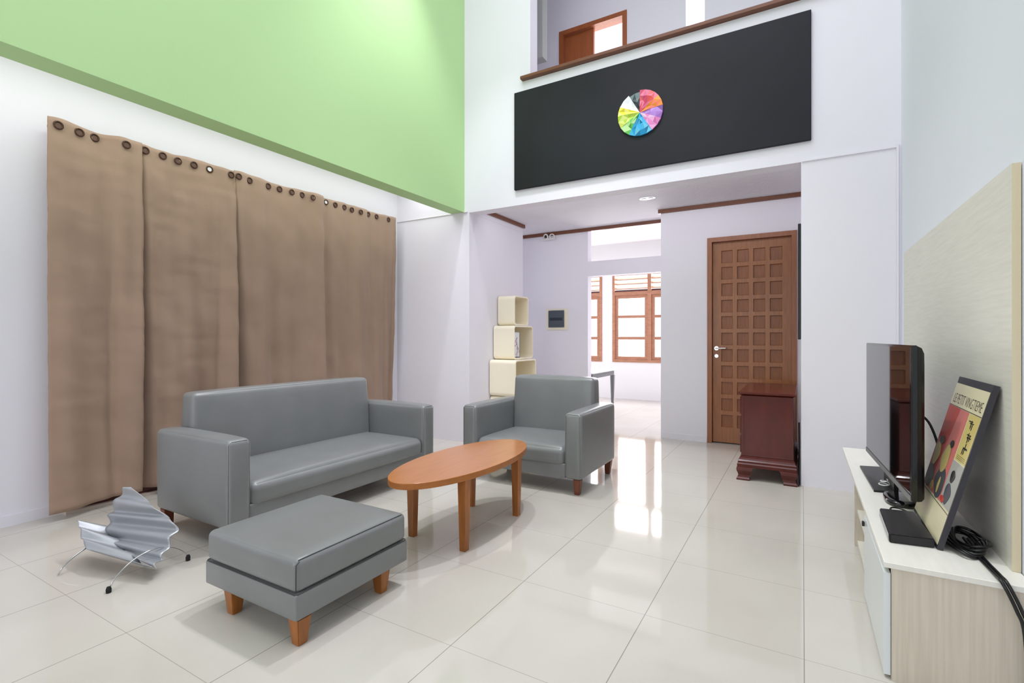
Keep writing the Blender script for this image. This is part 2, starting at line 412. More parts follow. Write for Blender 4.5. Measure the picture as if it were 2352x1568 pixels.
window('window_1', -3.26, -1.08, [-2.527, -1.80])
window('window_2', -4.90, -3.477, [-4.19])

# unseen rear window behind the viewer, put in for the frontal fill
w = thing('window_3', None, None, (-1.9, -3.3, .5)); w['kind'] = 'structure'
bm = bmesh.new(); ring_frame(bm, 0, -3.36, -3.28, -3.9, .1, .5, 2.8, .07)
for x in (-2.57, -1.23): box(bm, x-.03, x+.03, -3.36, -3.28, .57, 2.73)
part('window_frame', bm, M_winf, w); part('pane', BX(-3.83, .03, -3.325, -3.318, .57, 2.73), M_glass, w)

# ------------------------------------------------------------------ wall conduits
tag(obj('cable_conduit', TB([(XL+.01, YB-.007, 2.650), (-3.32, YB-.007, 2.646)], .006, 8), M_cablew),
    'thin white conduit running level across the pier right of the curtains', 'conduit')
bm = bmesh.new(); box(bm, -.005, XR-.02, YB-.012, YB-.001, 2.634, 2.646); box(bm, XR-.030, XR-.016, YB-.016, YB-.001, .86, 2.66)
tag(obj('cable_conduit', bm, M_wall), 'white cable trunking along and down the pier in the right corner', 'conduit')

# ------------------------------------------------------------------ black board and colour wheel
bm = rbox(-2.690, .062, YB-.03, YB-.001, 2.795, 3.842, .004, 1)
tag(obj('black_board', bm, M_board), 'wide matt black board fixed on the white balcony parapet', 'board')
wh = thing('colour_wheel', 'round faceted multicoloured wheel mounted on the black board', 'wall art', (-1.318, YB-.031, 3.315))
sect = [('pink_red', 36, 90, [(206, 92, 128), (200, 70, 104), (222, 84, 84), (226, 120, 150)]),
        ('orange', 8, 36, [(250, 140, 40), (255, 160, 60), (214, 130, 24), (250, 120, 100)]),
        ('purple', -25, 8, [(150, 100, 180), (180, 136, 214), (124, 82, 150), (170, 120, 200)]),
        ('pink', -58, -25, [(222, 134, 190), (238, 170, 220), (205, 110, 170), (230, 190, 225)]),
        ('blue', -119, -58, [(20, 140, 190), (70, 176, 222), (14, 118, 160), (110, 196, 228), (30, 160, 215)]),
        ('green', -150, -119, [(100, 185, 84), (150, 215, 120), (76, 160, 60), (190, 230, 160)]),
        ('lime', -183, -150, [(190, 216, 84), (168, 200, 50), (220, 232, 130), (200, 214, 100)]),
        ('yellow', -206, -183, [(246, 232, 100), (226, 216, 50), (250, 240, 150), (240, 225, 80)]),
        ('white', -240, -206, [(238, 240, 244), (226, 228, 236), (245, 245, 248)]),
        ('black', -270, -240, [(44, 58, 64), (30, 36, 42), (110, 128, 130), (50, 64, 68)])]
cx, cy, cz = -1.318, YB-.031, 3.315; R = .213
for nm, a0, a1, cols in sect:
    ms = [mat('wheel %s %d' % (nm, i), c, .45, .4) for i, c in enumerate(cols)]
    bm = bmesh.new(); na = max(1, round((a1-a0)/15)); nr = 4; g = []
    for i in range(nr+1):
        row = []
        for j in range(na+1):
            a = math.radians(a0+(a1-a0)*j/na); edge = j in (0, na)
            r = R*i/nr*(.94 if nm == 'black' else 1)
            if nm == 'white' and i == nr and j < na: r *= 1.0
            jit = 0 if (edge or i in (0, nr)) else random.uniform(-.012, .012)
            hgt = .022+(0 if i == 0 else random.uniform(-.006, .009)) if i < nr else .016
            if nm == 'black': hgt *= .55
            row.append(bm.verts.new((cx+(r+jit)*math.cos(a), cy-hgt, cz+(r+jit)*math.sin(a))))
        g.append(row)
    for i in range(nr):
        for j in range(na):
            if (i+j) % 2: T = ((g[i][j], g[i+1][j], g[i+1][j+1]), (g[i][j], g[i+1][j+1], g[i][j+1]))
            else: T = ((g[i][j], g[i+1][j], g[i][j+1]), (g[i+1][j], g[i+1][j+1], g[i][j+1]))
            for t in T:
                if i == 0 and t[0] in g[0] and t[-1] in g[0] and len(set(round(v.co.x, 5) for v in t)) < 2: continue
                try: bm.faces.new(t).material_index = random.randrange(len(cols))
                except ValueError: pass
    rim = g[nr]; back = [bm.verts.new((v.co.x, cy, v.co.z)) for v in rim]
    for j in range(na): bm.faces.new((rim[j], rim[j+1], back[j+1], back[j]))
    for side in (0, na):
        bk = [bm.verts.new((g[i][side].co.x, cy, g[i][side].co.z)) for i in range(nr+1)]
        for i in range(nr): bm.faces.new((g[i][side], g[i+1][side], bk[i+1], bk[i]))
    part('segment', bm, ms, wh, False, nm.replace('_', ' ')+' segment')

# ------------------------------------------------------------------ small fixtures
t = thing('ceiling_downlight', 'white oval recessed light with two dark lamps in the passage ceiling', 'ceiling light', (-1.475, 5.50, ZC))
def oval(bm, c, a, b, z0, z1, n=32):
    lo = [bm.verts.new((c[0]+a*math.cos(q), c[1]+b*math.sin(q), z0)) for q in [2*PI*k/n for k in range(n)]]
    hi = [bm.verts.new((v.co.x, v.co.y, z1)) for v in lo]
    bm.faces.new(lo); bm.faces.new(hi)
    for k in range(n): bm.faces.new((lo[k], lo[(k+1) % n], hi[(k+1) % n], hi[k]))
bm = bmesh.new(); oval(bm, (-1.475, 5.50), .088, .055, ZC-.006, ZC-.0005); part('bezel', bm, M_white, t)
for dx in (-.038, .038):
    bm = bmesh.new(); oval(bm, (-1.475+dx, 5.50), .026, .030, ZC-.009, ZC-.0065); part('lamp', bm, M_black, t)
t = thing('twin_spotlight', 'small white twin-ring light fitting clamped on the brown trim above the breaker box', 'light', (-3.19, YW-.05, 2.66))
bm = bmesh.new(); ring(bm, (-3.235, YW-.065, 2.672), (.3, 1, .15), .036, .010); part('ring', bm, M_cablew, t, True)
bm = bmesh.new(); ring(bm, (-3.135, YW-.065, 2.668), (-.2, 1, .1), .034, .008); part('ring', bm, M_cablew, t, True)
bm = bmesh.new(); disc(bm, (-3.235, YW-.062, 2.672), (.3, 1, .15), .016, .02); part('bulb', bm, M_black, t)
part('base', rbox(-3.30, -3.09, YW-.075, YW-.031, 2.625, 2.645, .006, 2), M_cablew, t)
t = thing('breaker_box', 'square dark grey breaker box in a cream frame on the hallway wall', 'breaker box', (-3.09, YW, 1.47))
part('frame', rbox(-3.250, -2.915, YW-.018, YW-.001, 1.318, 1.622, .006, 2), M_cream, t)
dd = part('cover', rbox(-3.212, -2.960, YW-.034, YW-.0185, 1.352, 1.598, .008, 2), M_slate, t)
part('window', BX(-3.185, -2.985, YW-.0365, YW-.0345, 1.452, 1.492), mat('smoked plastic', (40, 46, 56), .15), dd)
tag(obj('wall_panel', rbox(-.034, -.0095, 5.02, 5.95, 1.19, 2.20, .004, 1), M_black), 'flat black panel seen edge-on, hung on the passage wall beyond the pier', 'panel')

# desk in the far room
t = thing('desk', 'white-topped desk with grey apron and tapered legs beyond the doorway', 'desk', (-3.05, 7.3, 0))
M_dtop = M_white; part('desk_top', rbox(-3.52, -2.60, 6.82, 7.90, .675, .697, .004, 1), M_dtop, t)
bm = bmesh.new(); box(bm, -3.48, -2.65, 6.87, 6.89, .60, .674); box(bm, -3.48, -2.65, 7.83, 7.85, .60, .674); box(bm, -3.49, -3.47, 6.87, 7.85, .60, .674); box(bm, -2.665, -2.645, 6.87, 7.85, .60, .674)
part('apron', bm, M_tableg, t)
for x in (-3.46, -2.665):
    for y in (6.89, 7.83): part('leg', TP(x, y, 0, .60, .014, .03), M_tableg, t)

# ------------------------------------------------------------------ curtains
hems = {}
def fold(y, z, e0=None, e1=None):
    t = 1-z/2.66; x = 0.
    def rec(yc, w0, w1, d):
        w = w0+(w1-w0)*t
        return -d*min(1, .05+1.6*t)*math.exp(-((y-yc)/w)**2)
    if e0 and abs(e0/.9912-1.822) < .001: x += rec(e0+.02, .02, .075, .105)
    if e0 and abs(e0/.9912-2.545) < .001: x += rec(e0+.02, .012, .12, .10)
    if e0 and abs(e0/.9912-3.460) < .001: x += rec(e0+.01, .01, .03, .03)
    if e1 and e1 < 4: x += .034*min(1, 2*t)*math.exp(-((y-e1)/(.03+.05*t))**2)
    x += rec(4.50, .02, .05, .045)+rec(1.66, .012, .03, .02)+rec(4.36, .015, .05, .025)+rec(2.42, .01, .03, .015)
    x += .014*math.exp(-((y-1.70)/.06)**2)+.016*math.exp(-((y-2.40)/.07)**2)*(1-.5*t)+.012*math.exp(-((y-3.45)/.04)**2)
    x += (.008+.022*t)*math.sin(y*9.3+.8*z+1)+(.006+.014*t)*math.sin(y*19.1-.4*z+2*math.sin(y*2))+.006*math.sin(y*37+z*1.5+2*math.sin(y*3))
    x += .020*noise.noise(Vector((y*2.2, z*1.1, 3)))+.020*noise.noise(Vector((y*6+z*2.4, z*3.4, 8)))*(1 if y < 2.6 else .6)+.0060*noise.noise(Vector((y*5+z*4, z*18, 1)))*(1 if y < 2.6 else .4)
    return x
def curtain(y0, y1, label, gy, hem, dx=0, topz=2.665, sag=0):
    q_ = .9912; y0 *= q_; y1 *= q_; gy = [g_*q_ for g_ in gy]; topz = 1.2106+(topz-1.2106)*q_
    t = thing('curtain', label, 'curtain', (-4.30, (y0+y1)/2, 0), 'taupe eyelet curtains')
    bm = bmesh.new(); ny = max(20, int((y1-y0)/.016)); nz = 90; g = []
    for j in range(nz+1):
        row = []
        for i in range(ny+1):
            u = i/ny; v = j/nz; y = y0+(y1-y0)*u
            zt = topz+.006*math.sin(u*9+y0*5)-sag*math.sin(PI*u)
            zb = hem[0]+(hem[1]-hem[0])*u+.006*math.sin(y*8)
            z = zb+(zt-zb)*v
            x = -4.262+dx+fold(y, z, y0, y1)+(.008*math.exp(-((z-(zt-.09))/.004)**2)*-.3)
            row.append(bm.verts.new((x, y, z)))
        g.append(row)
    for j in range(nz):
        for i in range(ny): bm.faces.new((g[j][i], g[j][i+1], g[j+1][i+1], g[j+1][i]))
    o = part('cloth', bm, M_cloth, t, True)
    s = o.modifiers.new('thick', 'SOLIDIFY'); s.thickness = .003; s.offset = 0
    for k, yg in enumerate(gy):
        z = topz-.045-sag*math.sin(PI*(yg-y0)/(y1-y0)); x = -4.262+dx+fold(yg, z, y0, y1)+.006
        gm = part('grommet', (lambda b: (ring(b, (x, yg, z), (1, 0, 0), .023, .006, 20, 8), b)[1])(bmesh.new()), M_grom, t, True)
        white = round(yg/q_, 3) in (2.349, 3.533)
        b = bmesh.new(); disc(b, (x-.001, yg, z), (1, 0, 0), .019, .002, 20)
        part('eyelet_opening', b, M_wall if white else M_eye, gm)
M_grom = mat('brown metal grommet', (70, 44, 34), .3, .5, metal=.4)
M_eye = mat('dark brown rod seen through eyelet', (96, 66, 56), .5)
curtain(1.303, 1.845, 'leftmost taupe eyelet curtain, creased, four eyelets', (1.355, 1.476, 1.569, 1.744), (.058, .062))
curtain(1.822, 2.566, 'taupe eyelet curtain second from the left, six eyelets, half behind the sofa', (1.868, 1.993, 2.112, 2.227, 2.349, 2.523), (.062, .05), -.007)
curtain(2.545, 3.485, 'taupe eyelet curtain third from the left, parted from its neighbour below a tight gather', (2.583, 2.697, 2.887, 3.0, 3.122, 3.234, 3.351), (.05, .05), .002)
curtain(3.460, 4.570, 'rightmost taupe eyelet curtain, smooth, beside the white corner pier', (3.533, 3.656, 3.774, 3.889, 4.009, 4.126, 4.255, 4.433), (.05, .05), -.006)
tag(obj('curtain_rod', TB([(-4.345, 1.32, 2.618), (-4.345, 4.56, 2.618)], .012, 12), M_eye, smooth=True), 'dark brown rod threaded behind the taupe curtains', 'curtain rod')

# ------------------------------------------------------------------ seating
def seam(pts, m=None, r=.0022): return TB(pts, r, 6)
def sofa(name, label, cat, L, loc, rot, legm, D=.79, H=.845, arm=.14):
    """built facing -Y, origin at centre of footprint, then turned"""
    t = thing(name, label, cat, loc)
    z0 = .12; ah = .625; x0, x1 = -L/2, L/2; y0, y1 = -D/2, D/2; ys = y1-.145
    part0 = lambda n, b, m, sm=True, lb=None: P.append(part(n, b, m, t, sm, lb))
    P = []; off = Vector(loc)
    def sh(bm): bm.transform(Matrix.Translation(off)); return bm
    part0('base', sh(cushion(x0+arm-.002, x1-arm+.002, y0+.012, y1-.01, z0, .232, .008, (0, 0, 0), 2, 3)), M_leather)
    part0('seat_cushion', sh(cushion(x0+arm, x1-arm, y0+.004, ys+.02, .206, .356, .048, (0, .012, .022), 6, 12)), M_leather)
    b = cushion(x0+arm+.001, x1-arm-.001, ys, y1, .30, H, .032, (.002, .015, .008), 5, 12)
    for v in b.verts:
        v.co.x *= 1-.014*max(0, (v.co.z-.6)/(H-.6)); v.co.y += -.03*(1-(v.co.z-.30)/(H-.30))*(1 if v.co.y < (ys+y1)/2 else 0)
    part0('backrest', sh(b), M_leather)
    for s in (-1, 1):
        xa, xb = (x0, x0+arm) if s < 0 else (x1-arm, x1)
        a = cushion(xa, xb, y0, y1, z0, ah, .028, (.008, .008, .009), 5, 10)
        part0('armrest', sh(a), M_leather); ar = P[-1]
        xs = [xa+.0065, xa+.0065, xa+.024, xb-.024, xb-.0065, xb-.0065]; zs = [z0+.03, ah-.024, ah-.0065, ah-.0065, ah-.024, z0+.03]
        off_ = .010
        sb = seam([Vector((x, y0+.0065, z))+off for x, z in zip(xs, zs)])
        so = part('piping', sb, M_piping, ar, True)
    for sx in (-1, 1):
        for sy in (-1, 1):
            bm = TP(sx*(L/2-.045), sy*(D/2-.045), 0, z0, .020, .029, dx=-sx*.006, dy=-sy*.006)
            part0('leg', sh(bm), legm, False)
    # seams between seat and base
    t.rotation_euler = (0, 0, rot)
    return t
sofa('sofa', 'grey leather three-seat sofa standing in front of the taupe curtains', 'sofa', 1.81, (-3.168, 2.515, 0), PI/2, M_legd)
sofa('armchair', 'grey leather armchair beyond the coffee table, near the hallway', 'armchair', 1.10, (-1.995, 3.92, 0), 0, M_legd)
# ottoman
t = thing('ottoman', 'low square grey leather footstool nearest the viewer, on wooden legs', 'ottoman', (-2.0, 1.56, 0))
ox0, ox1, oy0, oy1 = -2.312, -1.686, 1.243, 1.872
part('base', cushion(ox0, ox1, oy0, oy1, .11, .212, .008, (0, 0, 0), 2, 4), M_leather, t, True)
cu = part('cushion', cushion(ox0+.003, ox1-.003, oy0+.003, oy1-.003, .2125, .345, .026, (.004, .004, .008), 4, 10), M_leather, t, True)
part('seam', seam([(ox1-.004, oy0+.02, .338), (ox1-.006, oy0+.006, .327), (ox1-.003, oy0+.0035, .31), (ox1-.0035, oy0+.0035, .22)]), M_seamdark, cu, True)
part('seam', seam([(ox1-.012, oy0+.02, .3415), (ox1-.012, oy1-.03, .3415)], r=.0016), M_seamdark, cu, True)
part('piping', (lambda b: (tube(b, [(ox0+.012, oy0+.003, .2122), (ox1-.012, oy0+.003, .2122), (ox1-.003, oy0+.012, .2122), (ox1-.003, oy1-.012, .2122), (ox1-.012, oy1-.003, .2122), (ox0+.012, oy1-.003, .2122), (ox0+.003, oy1-.012, .2122), (ox0+.003, oy0+.012, .2122), (ox0+.012, oy0+.003, .2122)], .0024, 6), b)[1])(bmesh.new()), M_seamdark, t, True)
for sx in (0, 1):
    for sy in (0, 1):
        x = (ox0+.10, ox1-.038)[sx] if sy == 0 else (ox0+.05, ox1-.05)[sx]; x = (ox0+.15, ox1-.036)[sx] if sy == 0 else x
        y = (oy0+.045, oy1-.13)[sy]
        part('leg', TP(x, y, 0, .11, .021, .032), M_leg, t)

# ------------------------------------------------------------------ coffee table
t = thing('coffee_table', 'oval honey-coloured wooden coffee table between the sofa and the armchair', 'table', (-1.863, 2.62, 0))
bm = bmesh.new(); n = 72; prof = [(.996, .405), (1, .407), (1, .412), (1, .436), (.998, .439), (.994, .440)]
rings = [[bm.verts.new((-1.863+.27*s*math.cos(a), 2.62+.645*s*math.sin(a), z)) for a in [2*PI*k/n for k in range(n)]] for s, z in prof]
for q, (a, b) in enumerate(zip(rings, rings[1:])):
    for k in range(n): bm.faces.new((a[k], a[(k+1) % n], b[(k+1) % n], b[k])).material_index = 1 if q < 4 else 0
bm.faces.new(rings[-1]); bm.faces.new(rings[0][::-1]).material_index = 1
part('tabletop', bm, [M_table, M_tabled], t)
for x, y in ((-2.055, 2.33), (-1.66, 2.315), (-2.055, 2.955), (-1.68, 2.95)):
    bm = bmesh.new(); taper(bm, x, y, 0, .405, .019, .027); part('leg', bm, M_leg, t)

# ------------------------------------------------------------------ corrugated metal holder on the floor
def W3(px, py, d):   # point at depth d in the direction of a photo pixel, used once to trace the holder
    s, c = .50266, .86449
    lat = (px-1176)/1147*d; return Vector((-s*d+c*lat, c*d+s*lat, 1.2106+(774-py)/1147*d))
def sheet(rows, nper, amp, nu=24, nv=90, phase=0):
    """rows: (Lpoint, Rpoint) from one end to the other; corrugated across the rows"""
    bm = bmesh.new()
    Lc = smoothpts([r[0] for r in rows], 12); Rc = smoothpts([r[1] for r in rows], 12); K = len(Lc)-1; g = []
    k_ = len(rows)//2; nrm = ((rows[k_][1]-rows[k_][0]).cross((rows[0][0]+rows[0][1])/2-(rows[-1][0]+rows[-1][1])/2)).normalized()
    if nrm.z < 0: nrm = -nrm
    for j in range(nv+1):
        q = j/nv*K; i0 = min(int(q), K-1); f = q-i0
        a = Lc[i0].lerp(Lc[i0+1], f); b = Rc[i0].lerp(Rc[i0+1], f)
        o = nrm*amp*math.sin(2*PI*nper*j/nv+phase)
        g.append([bm.verts.new(a.lerp(b, i/nu)+o) for i in range(nu+1)])
    for j in range(nv):
        for i in range(nu): bm.faces.new((g[j][i], g[j][i+1], g[j+1][i+1], g[j+1][i]))
    return bm
t = thing('metal_holder', 'small folded holder of corrugated silver metal on thin arched legs, left of the sofa', 'metal holder', (-3.06, 1.24, 0))
rows = [(W3(288, 1120, 2.80), W3(306, 1120, 2.80)), (W3(270, 1143, 2.79), W3(346, 1157, 2.73)), (W3(257, 1172, 2.78), W3(382, 1184, 2.68)), (W3(250, 1192, 2.775), W3(407, 1210, 2.64)),
        (W3(248, 1222, 2.76), W3(393, 1240, 2.60)), (W3(262, 1245, 2.70), W3(378, 1272, 2.55)), (W3(300, 1272, 2.60), W3(364, 1290, 2.50)), (W3(340, 1296, 2.47), W3(355, 1306, 2.45))]
o = part('back_sheet', sheet(rows, 5.6, .013, phase=1.2), M_steel, t, True)
s_ = o.modifiers.new('thick', 'SOLIDIFY'); s_.thickness = .0025
rows = [(W3(176, 1197, 2.74), W3(240, 1208, 2.80)), (W3(182, 1207, 2.71), W3(262, 1231, 2.74)), (W3(186, 1228, 2.67), W3(285, 1256, 2.66)), (W3(192, 1246, 2.62), W3(318, 1284, 2.56)), (W3(213, 1268, 2.56), W3(350, 1306, 2.46))]
o = part('front_sheet', sheet(rows, 3.2, .010, phase=.4), M_steel, t, True)
s_ = o.modifiers.new('thick', 'SOLIDIFY'); s_.thickness = .0025
F1, F2, F3, F4 = Vector((-3.262, 1.032, .006)), Vector((-2.842, 1.085, .010)), Vector((-2.880, 1.458, .012)), Vector((-3.30, 1.45, .006))
for a, b, hgt in ((F2, F3, .118), (F1, F4, .105)):
    pts = []
    for k in range(25):
        u = k/24; w = math.sin(PI*u)**.62
        p = a.lerp(b, u); p.z = a.z+(hgt)*w; pts.append(p)
    lg = part('leg', TB(pts, .0038, 8), M_chrome, t, True)
    for q in (a, b):
        if q is F1: continue
        bm = bmesh.new(); tube(bm, [q+Vector((0, 0, -q.z+.001)), q+Vector((0, 0, .006)), q+Vector((0, 0, .018))], [.011, .012, .008], 10); part('rubber_foot', bm, M_rubber, lg)

# ------------------------------------------------------------------ cream cube shelves by the hallway
def cube_shelf(label, x0, x1, y0, y1, z0, z1, th=.016, r=.045):
    bm = bmesh.new(); n = 6
    def loop(inset, rr):
        P = []
        for (cy_, cz_, a0) in ((y1-inset-rr, z1-inset-rr, 0), (y0+inset+rr, z1-inset-rr, 90), (y0+inset+rr, z0+inset+rr, 180), (y1-inset-rr, z0+inset+rr, 270)):
            for k in range(n+1):
                a = math.radians(a0+90*k/n); P.append((cy_+rr*math.cos(a), cz_+rr*math.sin(a)))
        return P
    o_, i_ = loop(0, r), loop(th, r-th*.8)
    xb = x0+.012
    A = [bm.verts.new((x0, *p)) for p in o_]; B = [bm.verts.new((x1, *p)) for p in o_]
    Ci = [bm.verts.new((x1, *p)) for p in i_]; Di = [bm.verts.new((xb, *p)) for p in i_]
    m = len(o_)
    for P, Q in ((A, B), (B, Ci), (Ci, Di)):
        for k in range(m): bm.faces.new((P[k], P[(k+1) % m], Q[(k+1) % m], Q[k]))
    bm.faces.new(A); bm.faces.new(Di)
    o = obj('cube_shelf', bm, M_cream); tag(o, label, 'shelf', 'stacked cream cube shelves')
    return o
cube_shelf('smallest cream open cube shelf, topmost of the stack by the hallway corner', -3.285, -3.048, 5.300, 5.665, 1.357, 1.722)
cube_shelf('middle cream open cube shelf holding the little flower picture', -3.285, -2.996, 5.200, 5.690, .941, 1.352)
cube_shelf('cream open cube shelf third from the top, half hidden by the armchair back', -3.285, -2.925, 5.110, 5.640, .50, .936)
cube_shelf('lowest cream cube shelf standing on the floor behind the armchair', -3.285, -2.93, 5.125, 5.625, 0.001, .496)
t = thing('picture_block', 'small upright white picture block with pink blossom inside the middle cream cube', 'picture', (-3.07, 5.27, .958))
part('block', rbox(-3.06, -3.015, 5.225, 5.375, .9585, 1.275, .003, 1), mat('pale picture paper', (214, 214, 212), .4), t)
bm = bmesh.new()
for k in range(26):
    a = k/25; yy = 5.298+.03*math.sin(a*7)+random.uniform(-.025, .025); zz = 1.0+a*.20
    disc(bm, (-3.0138, yy, zz), (1, 0, 0), random.uniform(.005, .011), .0014, 7, k % 2)
tube(bm, smoothpts([(-3.0139, 5.30, .97), (-3.0139, 5.315, 1.08), (-3.0139, 5.29, 1.20)], 5), .0016, 5, mi=2)
part('blossom', bm, [mat('blossom pink', (206, 150, 150), .5), mat('blossom mauve', (176, 130, 140), .5), mat('twig brown', (90, 66, 58), .5)], t)
bm = bmesh.new(); ring_frame(bm, 0, 0, 0, 0, 0, 0, 0, 0) if False else None
bm = bmesh.new()
box(bm, -3.0148, -3.012, 5.226, 5.230, .960, 1.273); box(bm, -3.0148, -3.012, 5.370, 5.374, .960, 1.273); box(bm, -3.0148, -3.012, 5.23, 5.370, 1.269, 1.273); box(bm, -3.0148, -3.012, 5.23, 5.370, .960, .972)
part('border', bm, M_slate, t)

# ------------------------------------------------------------------ mahogany chest
t = thing('chest', 'small dark red mahogany chest on bracket feet in front of the panelled door', 'chest', (-.262, 5.15, 0))
cx0, cx1, cy0, cy1 = -.452, -.062, 4.672, 5.64
part('body', rbox(cx0, cx1, cy0, cy1, .205, .715, .004, 1), M_mahog, t)
bm = bmesh.new(); ring_frame(bm, 0, cy0-.006, cy0+.001, cx0, cx1, .206, .714, .020); part('side_frame', bm, M_mahog, t)
bm = bmesh.new(); rs = []
for e, z in ((-.002, .716), (.006, .722), (.018, .728), (.022, .734), (.022, .742), (.016, .746)):
    rs.append([bm.verts.new(p) for p in ((cx0-e, cy0-e, z), (cx1+min(e, .018), cy0-e, z), (cx1+min(e, .018), cy1+e, z), (cx0-e, cy1+e, z))])
for a, b in zip(rs, rs[1:]):
    for k in range(4): bm.faces.new((a[k], a[(k+1) % 4], b[(k+1) % 4], b[k]))
bm.faces.new(rs[0]); bm.faces.new(rs[-1]); part('top', bm, M_mahog, t)
bm = bmesh.new(); rs = []
for e, z in ((.028, .112), (.030, .135), (.022, .145), (.024, .160), (.014, .170), (.010, .185), (.002, .204)):
    e2 = min(e, .024); rs.append([bm.verts.new(p) for p in ((cx0-e, cy0-e, z), (cx1+e2, cy0-e, z), (cx1+e2, cy1+e, z), (cx0-e, cy1+e, z))])
for a, b in zip(rs, rs[1:]):
    for k in range(4): bm.faces.new((a[k], a[(k+1) % 4], b[(k+1) % 4], b[k]))
bm.faces.new(rs[0]); bm.faces.new(rs[-1]); part('base_moulding', bm, M_mahog, t)
def foot(sx, sy):
    bm = bmesh.new(); X = cx0-.030 if sx < 0 else cx1+.024; Y = cy0-.030 if sy < 0 else cy1+.030; rs = []
    for e, w, z in ((.004, .100, .0), (.006, .100, .012), (-.004, .092, .024), (-.010, .094, .042), (-.004, .106, .062), (.006, .118, .082), (.006, .122, .100), (0, .128, .1115)):
        xo = X+sx*min(e, .004); yo = Y+sy*e; rs.append([bm.verts.new(p) for p in ((xo, yo, z), (xo-sx*w, yo, z), (xo-sx*w, yo-sy*w, z), (xo, yo-sy*w, z))])
    for a, b in zip(rs, rs[1:]):
        for k in range(4): bm.faces.new((a[k], a[(k+1) % 4], b[(k+1) % 4], b[k]))
    bm.faces.new(rs[0]); bm.faces.new(rs[-1]); return bm
for sx in (-1, 1):
    for sy in (-1, 1): part('foot', foot(sx, sy), M_mahog, t)
for k in range(3):
    dr = part('drawer', rbox(cx0-.012, cx0-.001, cy0+.03, cy1-.03, .222+k*.164, .372+k*.164, .004, 1), M_mahog, t)
    bm = bmesh.new(); tube(bm, [(cx0-.012, 5.156, .297+k*.164), (cx0-.022, 5.156, .297+k*.164), (cx0-.030, 5.156, .297+k*.164)], [.005, .006, .011], 10); part('knob', bm, mat('brass', (190, 150, 80), .3, metal=1), dr)

tag(obj('thin_cable', TB(smoothpts([(-.024, 4.80, .50), (-.022, 4.77, .30), (-.026, 4.79, .12), (-.022, 4.73, .012), (-.026, 4.66, .008)], 6), .006, 8), M_black, smooth=True),
    'thin black cable hanging between the mahogany chest and the white pier', 'cable')

# ------------------------------------------------------------------ television console
t = thing('tv_console', 'long low pale laminate television console along the right wall', 'console', (.43, 3.2, 0))
part('worktop', rbox(.250, .637, 2.188, 4.315, .397, .417, .0015, 1), [M_lamt], t)
part('side_panel', BX(.272, .628, 2.196, 2.216, 0, .396), M_lamv, t, label='end panel with upright wood grain')
part('side_panel', BX(.262, .628, 3.502, 3.524, 0, .396), M_lamv, t)
part('shelf', BX(.275, .628, 2.86, 3.501, .195, .213), M_lam, t)
part('bottom_board', BX(.275, .628, 2.217, 3.501, .015, .035), M_lam, t)
part('divider', BX(.275, .628, 2.842, 2.859, .036, .396), M_lam, t)
part('back_board', BX(.610, .628, 2.217, 3.501, .036, .396), M_lam, t)
dr = part('door', rbox(.251, .2705, 2.204, 2.852, .012, .374, .001, 1), M_white, t, label='white lacquered door')
part('handle', rbox(.240, .250, 2.83, 2.849, .33, .352, .003, 2), M_black, dr)
o = obj('back_panel', BX(.614, .637, 2.315, 4.40, .4175, 1.80), [M_lam, M_lame]); tag(o, 'tall pale wood-grain panel fixed behind the television', 'panel')
for f in o.data.polygons:
    if f.normal.y < -.5: f.material_index = 1

# television
t = thing('television', 'black flat-screen television turned edge-on, standing on the console', 'television', (.40, 3.42, .417))
A, B = Vector((.338, 3.725, 0)), Vector((.396, 2.659, 0)); zb, zt = .518, 1.176
e = (B-A).normalized(); nb = Vector((-e.y, e.x, 0));
if nb.x < 0: nb = -nb
def tv_block(u0, u1, d0, d1, z0, z1):
    bm = bmesh.new(); v = [bm.verts.new(A+e*u+nb*d_+Vector((0, 0, z))) for z in (z0, z1) for d_ in (d0, d1) for u in (u0, u1)]
    for f in ((0, 2, 3, 1), (4, 5, 7, 6), (0, 1, 5, 4), (2, 6, 7, 3), (0, 4, 6, 2), (1, 3, 7, 5)): bm.faces.new([v[i] for i in f])
    return bm
wt = (B-A).length
bm = tv_block(0, wt, 0, .022, zb, zt); bmesh.ops.bevel(bm, geom=bm.edges[:], offset=.003, segments=2, affect='EDGES'); part('bezel', bm, M_blackg, t)
part('screen', tv_block(.016, wt-.016, -.0015, .0, zb+.030, zt-.012), M_screen, t)
part('lower_trim', tv_block(.0, wt, -.003, -.0005, zb, zb+.024), mat('silver grey plastic', (96, 98, 100), .3), t)
bm = bmesh.new(); rs = []
for d_, i_ in ((.0225, .004), (.036, .012), (.046, .035), (.052, .09)):
    rs.append([bm.verts.new(A+e*u+nb*d_+Vector((0, 0, z))) for u, z in ((i_, zb+i_), (wt-i_*.4, zb+i_*.4), (wt-i_*.4, zt-i_), (i_, zt-i_))])
for a, b in zip(rs, rs[1:]):
    for k in range(4): bm.faces.new((a[k], a[(k+1) % 4], b[(k+1) % 4], b[k]))
bm.faces.new(rs[0]); bm.faces.new(rs[-1]); part('rear_shell', bm, M_black, t)
bm = bmesh.new(); v = [(.303, 3.70), (.317, 3.145), (.535, 3.19), (.525, 3.76)]
lo = [bm.verts.new((x, y, .4175)) for x, y in v]; hi = [bm.verts.new((x, y, .428)) for x, y in v]; bm.faces.new(lo[::-1]); bm.faces.new(hi)
for k in range(4): bm.faces.new((lo[k], lo[(k+1) % 4], hi[(k+1) % 4], hi[k]))
part('base_plate', bm, M_black, t)
part('neck', tv_block(.36, .60, .026, .045, .4285, .60), M_black, t)

